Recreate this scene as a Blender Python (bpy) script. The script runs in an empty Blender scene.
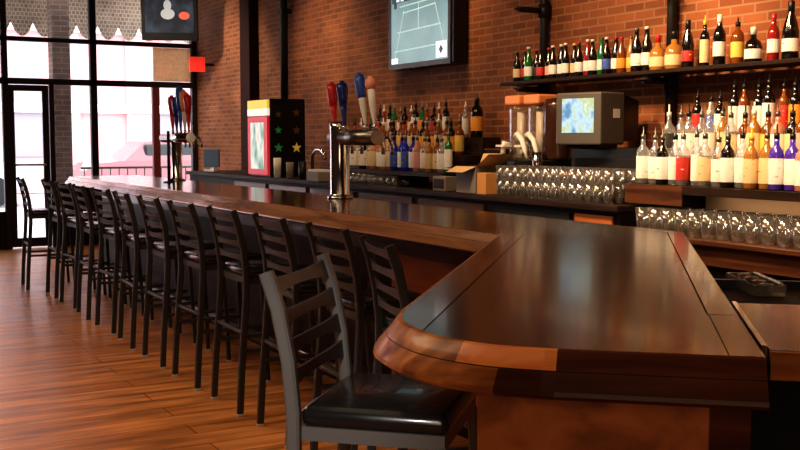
import bpy, bmesh, math, random
from mathutils import Vector, Matrix
random.seed(7)
S = bpy.context.scene
COL = S.collection
PI = math.pi

# ------------------------------------------------------------------ materials
def new_mat(name):
    m = bpy.data.materials.new(name); m.use_nodes = True
    nt = m.node_tree; b = nt.nodes['Principled BSDF']
    return m, nt, b
def mat(name, col, rough=.5, metal=0, coat=0, emit=None, es=0, spec=.5):
    m, nt, b = new_mat(name)
    b.inputs['Base Color'].default_value = (*col, 1)
    b.inputs['Roughness'].default_value = rough
    b.inputs['Metallic'].default_value = metal
    b.inputs['Coat Weight'].default_value = coat
    b.inputs['Specular IOR Level'].default_value = spec
    if emit:
        b.inputs['Emission Color'].default_value = (*emit, 1)
        b.inputs['Emission Strength'].default_value = es
    # faint procedural roughness variation
    n = nt.nodes.new('ShaderNodeTexNoise'); n.inputs['Scale'].default_value = 18
    r = nt.nodes.new('ShaderNodeMapRange')
    r.inputs['To Min'].default_value = max(0, rough-.05); r.inputs['To Max'].default_value = min(1, rough+.07)
    tc = nt.nodes.new('ShaderNodeTexCoord')
    nt.links.new(tc.outputs['Object'], n.inputs['Vector'])
    nt.links.new(n.outputs['Fac'], r.inputs['Value']); nt.links.new(r.outputs['Result'], b.inputs['Roughness'])
    return m
def ramp(nt, stops):
    r = nt.nodes.new('ShaderNodeValToRGB'); e = r.color_ramp.elements
    while len(e) < len(stops): e.new(.5)
    for i, (p, c) in enumerate(stops):
        e[i].position = p; e[i].color = (*c, 1)
    return r
def wood(name, c1, c2, c3, angle=0, rough=.2, coat=.6, scale=1.0, bump=.02, spec=.5):
    """grain runs along local Y turned by angle about Z"""
    m, nt, b = new_mat(name); L = nt.links
    tc = nt.nodes.new('ShaderNodeTexCoord')
    mp = nt.nodes.new('ShaderNodeMapping'); mp.inputs['Rotation'].default_value = (0, 0, angle)
    mp2 = nt.nodes.new('ShaderNodeMapping'); mp2.inputs['Scale'].default_value = (16*scale, 1.3*scale, 16*scale)
    n = nt.nodes.new('ShaderNodeTexNoise'); n.inputs['Scale'].default_value = 1.4; n.inputs['Detail'].default_value = 6
    n.inputs['Distortion'].default_value = .6
    r = ramp(nt, [(.32, c1), (.5, c2), (.7, c3)])
    L.new(tc.outputs['Object'], mp.inputs['Vector']); L.new(mp.outputs[0], mp2.inputs['Vector'])
    L.new(mp2.outputs[0], n.inputs['Vector']); L.new(n.outputs['Fac'], r.inputs['Fac'])
    L.new(r.outputs['Color'], b.inputs['Base Color'])
    bp = nt.nodes.new('ShaderNodeBump'); bp.inputs['Strength'].default_value = bump; bp.inputs['Distance'].default_value = .01
    L.new(n.outputs['Fac'], bp.inputs['Height']); L.new(bp.outputs[0], b.inputs['Normal'])
    b.inputs['Roughness'].default_value = rough; b.inputs['Coat Weight'].default_value = coat
    b.inputs['Coat Roughness'].default_value = .08; b.inputs['Specular IOR Level'].default_value = spec
    return m
def brick(name, cols, mortar, axis='YZ', bw=.21, rh=.075, rough=.85):
    m, nt, b = new_mat(name); L = nt.links
    tc = nt.nodes.new('ShaderNodeTexCoord'); sp = nt.nodes.new('ShaderNodeSeparateXYZ'); cb = nt.nodes.new('ShaderNodeCombineXYZ')
    L.new(tc.outputs['Object'], sp.inputs[0])
    L.new(sp.outputs[axis[0]], cb.inputs['X']); L.new(sp.outputs[axis[1]], cb.inputs['Y'])
    t = nt.nodes.new('ShaderNodeTexBrick'); t.inputs['Scale'].default_value = 1
    t.inputs['Brick Width'].default_value = bw; t.inputs['Row Height'].default_value = rh
    t.inputs['Mortar Size'].default_value = .008; t.inputs['Mortar Smooth'].default_value = .3; t.inputs['Bias'].default_value = -.1
    t.inputs['Color1'].default_value = (*cols[0], 1); t.inputs['Color2'].default_value = (*cols[1], 1); t.inputs['Mortar'].default_value = (*mortar, 1)
    L.new(cb.outputs[0], t.inputs['Vector'])
    n = nt.nodes.new('ShaderNodeTexNoise'); n.inputs['Scale'].default_value = 1.6; n.inputs['Detail'].default_value = 5
    L.new(tc.outputs['Object'], n.inputs['Vector'])
    r = ramp(nt, [(.3, (.62, .55, .5)), (.7, (1.2, 1.15, 1.1))])
    L.new(n.outputs['Fac'], r.inputs['Fac'])
    mx = nt.nodes.new('ShaderNodeMix'); mx.data_type = 'RGBA'; mx.blend_type = 'MULTIPLY'; mx.inputs[0].default_value = 1
    L.new(t.outputs['Color'], mx.inputs[6]); L.new(r.outputs['Color'], mx.inputs[7]); L.new(mx.outputs[2], b.inputs['Base Color'])
    bp = nt.nodes.new('ShaderNodeBump'); bp.inputs['Strength'].default_value = .5; bp.inputs['Distance'].default_value = .01; bp.invert = True
    L.new(t.outputs['Fac'], bp.inputs['Height']); L.new(bp.outputs[0], b.inputs['Normal'])
    b.inputs['Roughness'].default_value = rough
    return m
def plank_floor(name):
    m, nt, b = new_mat(name); L = nt.links
    tc = nt.nodes.new('ShaderNodeTexCoord')
    t = nt.nodes.new('ShaderNodeTexBrick'); t.inputs['Scale'].default_value = 1
    t.inputs['Brick Width'].default_value = 2.6; t.inputs['Row Height'].default_value = .19
    t.inputs['Mortar Size'].default_value = .004; t.offset = .37; t.inputs['Bias'].default_value = 0
    t.inputs['Color1'].default_value = (.60, .23, .065, 1); t.inputs['Color2'].default_value = (.80, .35, .12, 1); t.inputs['Mortar'].default_value = (.25, .08, .03, 1)
    L.new(tc.outputs['Object'], t.inputs['Vector'])
    mp = nt.nodes.new('ShaderNodeMapping'); mp.inputs['Scale'].default_value = (1.2, 9, 1)
    n = nt.nodes.new('ShaderNodeTexNoise'); n.inputs['Scale'].default_value = 1.5; n.inputs['Detail'].default_value = 6
    L.new(tc.outputs['Object'], mp.inputs['Vector']); L.new(mp.outputs[0], n.inputs['Vector'])
    r = ramp(nt, [(.32, (.42, .38, .36)), (.66, (1.15, 1.1, 1.05))])
    L.new(n.outputs['Fac'], r.inputs['Fac'])
    mx = nt.nodes.new('ShaderNodeMix'); mx.data_type = 'RGBA'; mx.blend_type = 'MULTIPLY'; mx.inputs[0].default_value = 1
    L.new(t.outputs['Color'], mx.inputs[6]); L.new(r.outputs['Color'], mx.inputs[7]); L.new(mx.outputs[2], b.inputs['Base Color'])
    rr = nt.nodes.new('ShaderNodeMapRange'); rr.inputs['To Min'].default_value = .22; rr.inputs['To Max'].default_value = .48
    L.new(n.outputs['Fac'], rr.inputs['Value']); L.new(rr.outputs['Result'], b.inputs['Roughness'])
    bp = nt.nodes.new('ShaderNodeBump'); bp.inputs['Strength'].default_value = .25; bp.inputs['Distance'].default_value = .01
    L.new(n.outputs['Fac'], bp.inputs['Height']); L.new(bp.outputs[0], b.inputs['Normal'])
    return m
def clear(name, tint=(1, 1, 1), gloss=.16, diff=.06, rough=.05):
    """thin glass: transparent + glossy + a little haze"""
    m = bpy.data.materials.new(name); m.use_nodes = True; nt = m.node_tree; nt.nodes.clear(); L = nt.links
    o = nt.nodes.new('ShaderNodeOutputMaterial')
    t = nt.nodes.new('ShaderNodeBsdfTransparent'); t.inputs[0].default_value = (*tint, 1)
    g = nt.nodes.new('ShaderNodeBsdfGlossy'); g.inputs['Roughness'].default_value = rough
    d = nt.nodes.new('ShaderNodeBsdfDiffuse'); d.inputs[0].default_value = (*[min(1, c*.9) for c in tint], 1)
    lw = nt.nodes.new('ShaderNodeLayerWeight'); lw.inputs['Blend'].default_value = .35
    ad = nt.nodes.new('ShaderNodeMath'); ad.operation = 'ADD'; ad.inputs[1].default_value = gloss; ad.use_clamp = True
    ml = nt.nodes.new('ShaderNodeMath'); ml.operation = 'MULTIPLY'; ml.inputs[1].default_value = .7
    L.new(lw.outputs['Facing'], ml.inputs[0]); L.new(ml.outputs[0], ad.inputs[0])
    m1 = nt.nodes.new('ShaderNodeMixShader'); m2 = nt.nodes.new('ShaderNodeMixShader'); m2.inputs[0].default_value = diff
    L.new(ad.outputs[0], m1.inputs[0]); L.new(t.outputs[0], m1.inputs[1]); L.new(g.outputs[0], m1.inputs[2])
    L.new(m1.outputs[0], m2.inputs[1]); L.new(d.outputs[0], m2.inputs[2]); L.new(m2.outputs[0], o.inputs[0])
    return m

M = {}
M['bar_top'] = wood('bar_top_wood', (.020, .007, .004), (.045, .015, .007), (.085, .027, .011), angle=math.radians(41.4), rough=.2, coat=.15, spec=.35)
M['bar_board'] = wood('bar_border_wood', (.04, .013, .006), (.085, .027, .010), (.15, .05, .018), angle=math.radians(41.4), rough=.22, coat=.3)
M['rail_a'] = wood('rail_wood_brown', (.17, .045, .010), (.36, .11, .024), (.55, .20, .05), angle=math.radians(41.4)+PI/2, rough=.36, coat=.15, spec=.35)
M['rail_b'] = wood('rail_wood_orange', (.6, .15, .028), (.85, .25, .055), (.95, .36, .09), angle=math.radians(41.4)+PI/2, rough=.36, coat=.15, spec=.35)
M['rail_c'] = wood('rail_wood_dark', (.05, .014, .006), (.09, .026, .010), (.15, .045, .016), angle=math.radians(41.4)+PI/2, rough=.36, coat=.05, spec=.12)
M['rail_long'] = wood('rail_wood_long', (.15, .06, .025), (.26, .11, .045), (.36, .17, .08), rough=.25, coat=.5)
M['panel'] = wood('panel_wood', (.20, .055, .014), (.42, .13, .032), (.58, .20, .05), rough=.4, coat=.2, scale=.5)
M['back_wood'] = wood('back_counter_wood', (.05, .018, .008), (.095, .034, .014), (.15, .055, .022), rough=.35, coat=.3)
M['dark_wood'] = wood('dark_wood', (.012, .006, .004), (.024, .011, .007), (.04, .018, .011), rough=.55, coat=.0, spec=.25)
M['brick'] = brick('interior_brick', ((.34, .115, .042), (.19, .062, .026)), (.36, .19, .10), bw=.19, rh=.058)
M['brick_out'] = brick('pillar_brick', ((.13, .08, .06), (.09, .05, .042)), (.17, .13, .11), axis='XZ')
M['floor'] = plank_floor('floor_planks')
M['plaster'] = mat('dark_plaster', (.05, .03, .022), .9)
M['ceiling'] = mat('ceiling_paint', (.06, .04, .03), .9)
M['frame'] = mat('window_frame_paint', (.010, .006, .006), .45)
M['redframe'] = mat('red_brown_frame', (.13, .02, .018), .5)
M['black'] = mat('black_plastic', (.009, .009, .010), .35)
M['void'] = mat('black_rubber', (.004, .004, .005), .7)
M['stool_metal'] = mat('stool_metal', (.055, .055, .057), .40, metal=.4)
M['vinyl'] = mat('black_vinyl', (.012, .012, .012), .24, coat=.3)
M['glide'] = mat('pale_glide', (.55, .5, .45), .5)
M['chrome'] = mat('chrome', (.75, .74, .72), .12, metal=1)
M['steel'] = mat('dull_steel', (.3, .28, .26), .3, metal=1)
M['pipe'] = mat('black_iron', (.014, .012, .012), .5, metal=.3)
M['white'] = mat('white_paint', (.8, .78, .74), .45)
M['paper'] = mat('paper_white', (.85, .82, .76), .7)
M['cream'] = mat('cream_label', (.78, .62, .38), .6)
M['red'] = mat('red_paint', (.55, .02, .02), .35, coat=.3)
M['blue'] = mat('blue_paint', (.03, .09, .42), .3, coat=.3)
M['navy'] = mat('navy_paint', (.015, .03, .20), .3, coat=.3)
M['orange'] = mat('orange_plastic', (.80, .30, .12), .45)
M['yellow'] = mat('yellow_paint', (.85, .55, .06), .4)
M['cardboard'] = mat('cardboard', (.72, .48, .26), .8)
M['cardboard2'] = mat('cardboard_orange', (.62, .30, .10), .8)
M['greybox'] = mat('grey_box', (.26, .22, .19), .6)
M['grey'] = mat('grey_plastic', (.10, .092, .085), .5)
M['tan'] = mat('tan_board', (.45, .33, .22), .7)
M['glass'] = clear('pint_glass', (.90, .89, .87), .20, .05, .06)
M['clear_plastic'] = clear('clear_plastic', (1, .96, .9), .12, .05, .08)
M['window'] = clear('window_pane', (1, 1, 1), .0, .0, .02)
def shade(name, c):
    m = bpy.data.materials.new(name); m.use_nodes = True; nt = m.node_tree; nt.nodes.clear(); L = nt.links
    o = nt.nodes.new('ShaderNodeOutputMaterial'); t = nt.nodes.new('ShaderNodeBsdfTranslucent'); d = nt.nodes.new('ShaderNodeBsdfDiffuse'); mx = nt.nodes.new('ShaderNodeMixShader')
    n = nt.nodes.new('ShaderNodeTexNoise'); n.inputs['Scale'].default_value = 12; r = ramp(nt, [(.3, tuple(.8*q for q in c)), (.7, c)])
    L.new(n.outputs['Fac'], r.inputs['Fac']); L.new(r.outputs['Color'], t.inputs[0]); L.new(r.outputs['Color'], d.inputs[0])
    L.new(t.outputs[0], mx.inputs[1]); L.new(d.outputs[0], mx.inputs[2]); L.new(mx.outputs[0], o.inputs[0]); return m
M['shade'] = shade('tan_roller_shade', (.85, .66, .48))
G = {
 'clear': clear('clear_bottle_glass', (.97, .98, 1), .14, .16, .06),
 'amber': mat('amber_bottle_glass', (.22, .06, .01), .1, coat=.6),
 'gold': mat('golden_liquor_glass', (.42, .19, .04), .12, coat=.6),
 'green': mat('green_bottle_glass', (.01, .16, .04), .1, coat=.6),
 'blue': mat('blue_bottle_glass', (.02, .04, .45), .1, coat=.6),
 'purple': mat('violet_bottle_glass', (.09, .04, .5), .1, coat=.6),
 'dark': mat('dark_bottle_glass', (.010, .008, .008), .1, coat=.6),
 'red': mat('red_bottle_glass', (.30, .02, .015), .1, coat=.6),
 'pink': mat('pink_liquor_glass', (.60, .28, .20), .15, coat=.6),
}
def label_mat(name, c, c2):
    """printed label: plain field with dark lines of print and a block of colour"""
    m, nt, b = new_mat(name); L = nt.links
    tc = nt.nodes.new('ShaderNodeTexCoord')
    n = nt.nodes.new('ShaderNodeTexNoise'); n.inputs['Scale'].default_value = 30; n.inputs['Detail'].default_value = 3
    mp = nt.nodes.new('ShaderNodeMapping'); mp.inputs['Scale'].default_value = (.8, .8, 3.2)
    r = ramp(nt, [(.30, c2), (.34, c), (.68, c), (.72, tuple(.5*p+.5*q for p, q in zip(c, c2)))])
    L.new(tc.outputs['Object'], mp.inputs[0]); L.new(mp.outputs[0], n.inputs['Vector']); L.new(n.outputs['Fac'], r.inputs['Fac'])
    L.new(r.outputs['Color'], b.inputs['Base Color']); b.inputs['Roughness'].default_value = .55
    return m
LB = {
 'white': label_mat('white_label', (.90, .88, .85), (.30, .26, .25)),
 'cream': label_mat('cream_label_print', (.80, .62, .36), (.35, .16, .06)),
 'red': label_mat('red_label', (.55, .04, .03), (.8, .7, .6)),
 'orange': label_mat('orange_label', (.85, .35, .05), (.3, .08, .02)),
 'yellow': label_mat('yellow_label', (.80, .58, .12), (.4, .2, .03)),
 'black': label_mat('black_label', (.03, .03, .03), (.5, .4, .25)),
 'blue': label_mat('blue_label', (.06, .14, .5), (.7, .7, .8)),
 'pink': label_mat('pink_label', (.8, .42, .36), (.8, .75, .7)),
}
CAPC = {'black': M['black'], 'red': M['red'], 'white': M['paper'], 'steel': mat('pourer_steel', (.22, .20, .18), .4, metal=.8), 'gold': M['yellow'], 'green': mat('green_cap', (.02, .12, .03), .4)}

# ------------------------------------------------------------------ mesh helpers
def new_bm(): return bmesh.new()
def xf(vs, mtx):
    if mtx is not None:
        for v in vs: v.co = mtx @ v.co
def box(bm, x0, x1, y0, y1, z0, z1, bev=0, seg=2, mtx=None):
    co = [(x0, y0, z0), (x1, y0, z0), (x1, y1, z0), (x0, y1, z0), (x0, y0, z1), (x1, y0, z1), (x1, y1, z1), (x0, y1, z1)]
    v = [bm.verts.new(c) for c in co]
    f = [bm.faces.new([v[i] for i in q]) for q in ((0, 3, 2, 1), (4, 5, 6, 7), (0, 1, 5, 4), (1, 2, 6, 5), (2, 3, 7, 6), (3, 0, 4, 7))]
    vs = v
    if bev:
        es = list({e for x in f for e in x.edges})
        r = bmesh.ops.bevel(bm, geom=es, offset=bev, segments=seg, profile=.5, affect='EDGES')
        vs = list({q for q in r['verts']} | {q for x in f if x.is_valid for q in x.verts})
    xf(vs, mtx)
def lathe(bm, prof, seg=16, c=(0, 0, 0), mtx=None, caps=True):
    rings = []; allv = []
    for r, z in prof:
        ring = [bm.verts.new((c[0]+max(r, 1e-4)*math.cos(2*PI*i/seg), c[1]+max(r, 1e-4)*math.sin(2*PI*i/seg), c[2]+z)) for i in range(seg)]
        rings.append(ring); allv += ring
    for a, b in zip(rings, rings[1:]):
        for i in range(seg):
            f = bm.faces.new((a[i], a[(i+1) % seg], b[(i+1) % seg], b[i])); f.smooth = True
    if caps:
        bm.faces.new(list(reversed(rings[0]))); bm.faces.new(rings[-1])
    xf(allv, mtx)
def tube(bm, pts, r, seg=8, caps=True, r2=None):
    pts = [Vector(p) for p in pts]; rings = []
    up = Vector((0, 0, 1))
    for i, p in enumerate(pts):
        t = (pts[min(i+1, len(pts)-1)]-pts[max(i-1, 0)]).normalized()
        a = t.cross(up if abs(t.z) < .95 else Vector((1, 0, 0))).normalized()
        if rings and a.dot(pa) < 0: a = -a
        pa = a; b = t.cross(a)
        rr = r if r2 is None else r+(r2-r)*i/(len(pts)-1)
        rings.append([bm.verts.new(p+rr*(math.cos(2*PI*k/seg)*a+math.sin(2*PI*k/seg)*b)) for k in range(seg)])
    for A, B in zip(rings, rings[1:]):
        for k in range(seg):
            f = bm.faces.new((A[k], A[(k+1) % seg], B[(k+1) % seg], B[k])); f.smooth = True
    if caps: bm.faces.new(rings[0]); bm.faces.new(rings[-1])
def bar_sweep(bm, pts, w, d, side=(0, 1, 0)):
    """rectangular tube: w along side, d across"""
    pts = [Vector(p) for p in pts]; side = Vector(side).normalized(); rings = []
    for i, p in enumerate(pts):
        t = (pts[min(i+1, len(pts)-1)]-pts[max(i-1, 0)]).normalized()
        s = (side-t*side.dot(t)).normalized(); n = t.cross(s)
        c = .18
        ring = []
        for a, b in ((-1, -1+c*2), (-1+c*2, -1), (1-c*2, -1), (1, -1+c*2), (1, 1-c*2), (1-c*2, 1), (-1+c*2, 1), (-1, 1-c*2)):
            ring.append(bm.verts.new(p+s*a*w/2+n*b*d/2))
        rings.append(ring)
    for A, B in zip(rings, rings[1:]):
        for k in range(8): bm.faces.new((A[k], A[(k+1) % 8], B[(k+1) % 8], B[k]))
    bm.faces.new(rings[0]); bm.faces.new(rings[-1])
def prism(bm, poly, z0, z1):
    a = [bm.verts.new((x, y, z0)) for x, y in poly]; b = [bm.verts.new((x, y, z1)) for x, y in poly]
    bm.faces.new(list(reversed(a))); bm.faces.new(b)
    n = len(poly)
    for i in range(n): bm.faces.new((a[i], a[(i+1) % n], b[(i+1) % n], b[i]))
def obj(name, bm, m, parent=None, loc=None, smooth=None):
    bmesh.ops.recalc_face_normals(bm, faces=bm.faces)
    me = bpy.data.meshes.new(name); bm.to_mesh(me); bm.free()
    for x in (m if isinstance(m, (list, tuple)) else [m]): me.materials.append(x)
    o = bpy.data.objects.new(name, me); COL.objects.link(o)
    if parent: o.parent = parent
    if loc: o.location = loc
    if smooth: me.polygons.foreach_set('use_smooth', [True]*len(me.polygons))
    return o
def bobj(name, dims, m, parent=None, bev=0, **k):
    bm = new_bm(); box(bm, *dims, bev=bev); return obj(name, bm, m, parent, **k)
def tag(o, label, cat, group=None):
    o['label'] = label; o['category'] = cat
    if group: o['group'] = group
    return o
def struct(o): o['kind'] = 'structure'; return o
def thing(name, label, cat, loc=(0, 0, 0), rz=0, group=None):
    o = bpy.data.objects.new(name, None); COL.objects.link(o); o.empty_display_size = .1
    o.location = loc; o.rotation_euler = (0, 0, rz); return tag(o, label, cat, group)
def dup(root, loc, rz=None, label=None, group=None):
    r = root.copy(); COL.objects.link(r); r.location = loc
    if rz is not None: r.rotation_euler = (0, 0, rz)
    if label: r['label'] = label
    if group: r['group'] = group
    for ch in list(root.children):
        c = ch.copy(); COL.objects.link(c); c.parent = r
        for g in ch.children:
            d = g.copy(); COL.objects.link(d); d.parent = c
    return r
ORD = ['first', 'second', 'third', 'fourth', 'fifth', 'sixth', 'seventh', 'eighth', 'ninth', 'tenth', 'eleventh', 'twelfth', 'thirteenth', 'fourteenth',
       'fifteenth', 'sixteenth', 'seventeenth', 'eighteenth', 'nineteenth', 'twentieth', 'twenty-first', 'twenty-second', 'twenty-third', 'twenty-fourth', 'twenty-fifth', 'twenty-sixth', 'twenty-seventh', 'twenty-eighth']

# ------------------------------------------------------------------ room shell
W = 4.95; FY = 14.7; CH = 3.9
struct(bobj('floor', (-3.2, W+.2, -3.2, FY+.1, -.1, 0), M['floor']))
struct(bobj('ceiling', (-3.2, W+.2, -3.2, FY+.1, CH, CH+.1), M['ceiling']))
struct(bobj('wall_right', (W, W+.2, -3.2, FY+.1, 0, CH), M['brick']))
struct(bobj('wall_left', (-3.2, -3.0, -3.2, FY+.1, 0, CH), M['plaster']))
struct(bobj('wall_back', (-3.0, W, -3.2, -3.0, 0, CH), M['plaster']))
bm = new_bm()
box(bm, -3.0, -1.6, FY, FY+.2, 0, CH); box(bm, -1.6, W, FY, FY+.2, 3.65, CH)
struct(obj('wall_front', bm, M['plaster']))
# shop front: window grid
def frame_bars(name, rects, m, y0=FY-.04, y1=FY+.06):
    bm = new_bm()
    for x0, x1, z0, z1 in rects: box(bm, x0, x1, y0, y1, z0, z1, bev=.006, seg=1)
    return struct(obj(name, bm, m))
win = frame_bars('window_1', [(3.44, 3.53, 0, 3.65), (4.87, W-.005, 0, 3.65), (2.27, 4.87, 2.755, 2.815), (2.27, 4.87, 2.19, 2.27),
                              (2.29, 2.37, 0, 3.65), (3.53, 4.87, .78, .86), (2.95, 3.44, .78, .86), (-1.6, 2.29, 2.755, 2.815), (-1.6, 2.29, 2.19, 2.27), (.6, .68, 0, 3.65), (-1.6, -1.52, 0, 3.65)], M['frame'])
obj('sill_panel', (lambda b: (box(b, 3.53, 4.87, FY, FY+.04, 0, .78), box(b, 2.95, 3.44, FY, FY+.04, 0, .78), box(b, -1.52, 2.29, FY, FY+.04, 0, .5), b)[-1])(new_bm()), M['dark_wood'], win)
bm = new_bm()
for x0, x1, z0, z1 in [(2.37, 3.44, 2.27, 2.755), (2.37, 3.44, 2.815, 3.65), (3.53, 4.87, 2.27, 2.755), (3.53, 4.87, 2.815, 3.65), (3.53, 4.87, .86, 2.19), (2.95, 3.44, .86, 2.19), (-1.52, .6, .5, 3.65), (.68, 2.29, .5, 3.65)]:
    box(bm, x0, x1, FY+.006, FY+.012, z0, z1)
obj('glass_pane', bm, M['window'], win)
bobj('mullion', (4.30, 4.40, FY-.03, FY+.05, .86, 2.19), M['redframe'], win, bev=.006)
bobj('transom_board', (4.33, 4.87, FY+.02, FY+.04, 2.28, 2.75), M['shade'], win)
# door
dr = frame_bars('door_1', [(2.37, 2.44, .02, 2.18), (2.80, 2.88, .02, 2.18), (2.44, 2.80, 2.10, 2.18), (2.44, 2.80, .02, .14)], M['frame'], FY-.02, FY+.03)
bobj('glass_pane', (2.44, 2.80, FY, FY+.006, .14, 2.10), M['window'], dr)
bm = new_bm(); tube(bm, [(2.42, FY-.03, 1.12), (2.42, FY-.08, 1.12), (2.82, FY-.08, 1.12), (2.82, FY-.03, 1.12)], .014)
obj('push_bar', bm, M['steel'], dr)
struct(bobj('door_2', (2.89, 2.95, FY-.03, FY+.05, 0, 2.19), M['frame']))
# dark timber post on brick wall, base trim
struct(bobj('trim_1', (W-.13, W, 12.3, 12.62, 0, CH), mat('dark_red_post', (.03, .010, .008), .8, spec=.15), bev=.01))
struct(bobj('baseboard_right', (W-.03, W, -3, 12.29, 0, .2), M['dark_wood']))

# ------------------------------------------------------------------ outside
struct(bobj('street', (-30, 40, FY+.2, 60, -.12, -.02), mat('asphalt', (.42, .41, .42), .8)))
struct(bobj('sidewalk', (-12, 25, FY+.2, FY+3.2, -.02, .02), mat('sidewalk', (.62, .62, .68), .8)))
bm = new_bm(); box(bm, 3.13, 3.38, 15.6, 15.9, 0, 4.2, bev=.01); box(bm, 3.10, 3.41, 15.55, 15.95, 0, .35, bev=.01)
tag(obj('brick_pillar', bm, M['brick_out']), 'grey-brown brick pillar outside, between the door and the tall window', 'pillar')
bl = thing('building', 'pale pink building across the street with tall windows', 'building', (8, 30, 0))
bmw = new_bm(); box(bmw, -16, 22, 0, 6, 0, 12)
for i in range(19): box(bmw, -16+2*i, -15.3+2*i, -.15, 0, 0, 12)
obj('facade', bmw, mat('pale_pink_render', (.62, .36, .36), .8), bl)
bmw = new_bm(); box(bmw, -16, 22, -.3, 0, 4.4, 4.9); obj('cornice', bmw, M['white'], bl)
for z in (2.2, 7.2):
    obj('string_course', (lambda b: (box(b, -16, 22, -.22, -.151, z, z+.25), b)[-1])(new_bm()), M['white'], bl)
for i in range(10):
    x = -15.2+3.9*i
    for z in (1.0, 5.6):
        w_ = bobj('window', (x, x+1.2, -.06, .02, z, z+2.4), mat('far_pane', (.30, .25, .30), .3) if (i, z) == (0, 1.0) else bpy.data.materials['far_pane'], bl)
def car(name, label, loc, rz, body):
    t = thing(name, label, 'car', loc, rz)
    prof = [(-2.1, .35), (-2.15, .8), (-1.9, .95), (-1.3, 1.0), (-.8, 1.42), (.7, 1.45), (1.25, 1.02), (2.0, .9), (2.15, .7), (2.1, .35)]
    b = new_bm()
    A = [b.verts.new((x, -.85 if z < 1.1 else -.65, z)) for x, z in prof]; B = [b.verts.new((x, .85 if z < 1.1 else .65, z)) for x, z in prof]
    b.faces.new(A); b.faces.new(list(reversed(B)))
    for i in range(len(prof)): b.faces.new((A[i], A[(i+1) % len(prof)], B[(i+1) % len(prof)], B[i]))
    obj('car_body', b, body, t)
    b = new_bm(); box(b, -.85, 1.0, -.80, .80, 1.02, 1.36, bev=.05); obj('side_window', b, M['black'], t)
    for x in (-1.35, 1.35):
        for y in (-.8, .8):
            b = new_bm(); lathe(b, [(.33, -.1), (.34, 0), (.33, .1)], 18, mtx=Matrix.Translation((x, y, .33)) @ Matrix.Rotation(PI/2, 4, 'X')); obj('wheel', b, M['void'], t)
car('parked_car', 'dark red car parked outside, seen through the tall window', (7.3, 23.5, 0), 0, mat('car_red', (.25, .05, .06), .3, coat=.8))
car('parked_car', 'pale grey car parked outside, seen through the door glass', (2.2, 25, 0), 0, mat('car_grey', (.55, .55, .6), .3, coat=.8))
# railing outside
rl = thing('iron_railing', 'thin black iron railing on the sidewalk outside the tall window', 'railing', (3.9, 17.2, 0))
bm = new_bm()
for i in range(16): tube(bm, [(i*.14, 0, 0), (i*.14, 0, 1.0)], .009, 6)
obj('baluster', bm, M['pipe'], rl)
bm = new_bm(); tube(bm, [(-.05, 0, 1.0), (2.2, 0, 1.0)], .02, 6); tube(bm, [(-.05, 0, .15), (2.2, 0, .15)], .015, 6); obj('handrail', bm, M['pipe'], rl)
# scalloped awning edge
aw = thing('awning', 'tan awning with a scalloped edge hanging outside above the windows', 'awning', (0, 16.6, 0))
bm = new_bm()
pts = []
x = .5
while x < 6.4:
    for k in range(8):
        pts.append((x+k*.04, 3.20-.20*math.sin(PI*k/8)**.8))
    x += .32
top = [(p[0], 3.7) for p in pts]
A = [bm.verts.new((p[0], 0, p[1])) for p in pts]; B = [bm.verts.new((p[0], 0, p[1])) for p in top]
for i in range(len(A)-1): bm.faces.new((A[i], A[i+1], B[i+1], B[i]))
obj('valance', bm, brick('awning_weave', ((.26, .21, .17), (.16, .13, .10)), (.40, .33, .27), axis='XZ', bw=.06, rh=.06), aw)
bm = new_bm(); box(bm, .5, 6.5, -1.1, .02, 3.7, 3.73); obj('canopy', bm, M['tan'], aw)

# ------------------------------------------------------------------ bar counter
a = math.radians(41.4)
Dv = Vector((math.sin(a), math.cos(a))); Nv = Vector((math.cos(a), -math.sin(a)))
def ND(n, d): v = Nv*n+Dv*d; return (v.x, v.y)
def line_x(n, X): d = (X-Nv.x*n)/Dv.x; return ND(n, d)
BT = 1.07; YE = 11.35; XB = 3.15
def arc_corner(n0, d0, r, k=7):
    """rounded near-left corner: elliptical, customer side to end"""
    out = []
    cn, cd = n0+r, d0+.16
    for i in range(k+1):
        t = PI/2*i/k
        out.append((cn-r*math.cos(t), cd-.16*math.sin(t)))
    return out
bar = thing('bar_counter', 'long dark varnished wooden bar counter with angled near end', 'bar counter', (2.79, 5, 0))
def BO(name, bm, m, parent=bar):
    o = obj(name, bm, m, None)
    o.parent = parent; o.matrix_parent_inverse = Matrix.Translation(-Vector(parent.location)); return o
nL, nR, dE = -.472, .253, 1.91
seamL = -.383
# main panel of the return (nd polygon) to long bar
crn = [(-.472, 2.30), (-.458, 2.17), (-.412, 2.08), (-.36, 2.005), (-.294, 1.955), (-.22, 1.922), (-.13, 1.912)]
def chaikin(p, k=2):
    for _ in range(k):
        q = [p[0]]
        for u, v_ in zip(p, p[1:]):
            q += [(.75*u[0]+.25*v_[0], .75*u[1]+.25*v_[1]), (.25*u[0]+.75*v_[0], .25*u[1]+.75*v_[1])]
        p = q+[p[-1]]
    return p
crn = chaikin(crn)
top_in = [(max(n, seamL+.0015), d) for n, d in crn if n > seamL-.001]
poly_main = [line_x(seamL+.0015, 2.50), ND(seamL+.0015, 2.04)] + [ND(n, d) for n, d in top_in] + [ND(nR-.062, dE)] + [ND(nR-.062, 2.36), ND(nR-.066, 2.36), line_x(nR-.066, XB-.08)]
bm = new_bm(); prism(bm, poly_main+[(XB-.08, 3.55), (2.5015, 3.55)], BT-.04, BT); BO('counter_top', bm, M['bar_top'])
bm = new_bm(); prism(bm, [(2.5015, 3.5515), (XB, 3.5515), (XB, YE), (2.5015, YE)], BT-.04, BT); BO('counter_top', bm, M['bar_top'])
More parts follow.
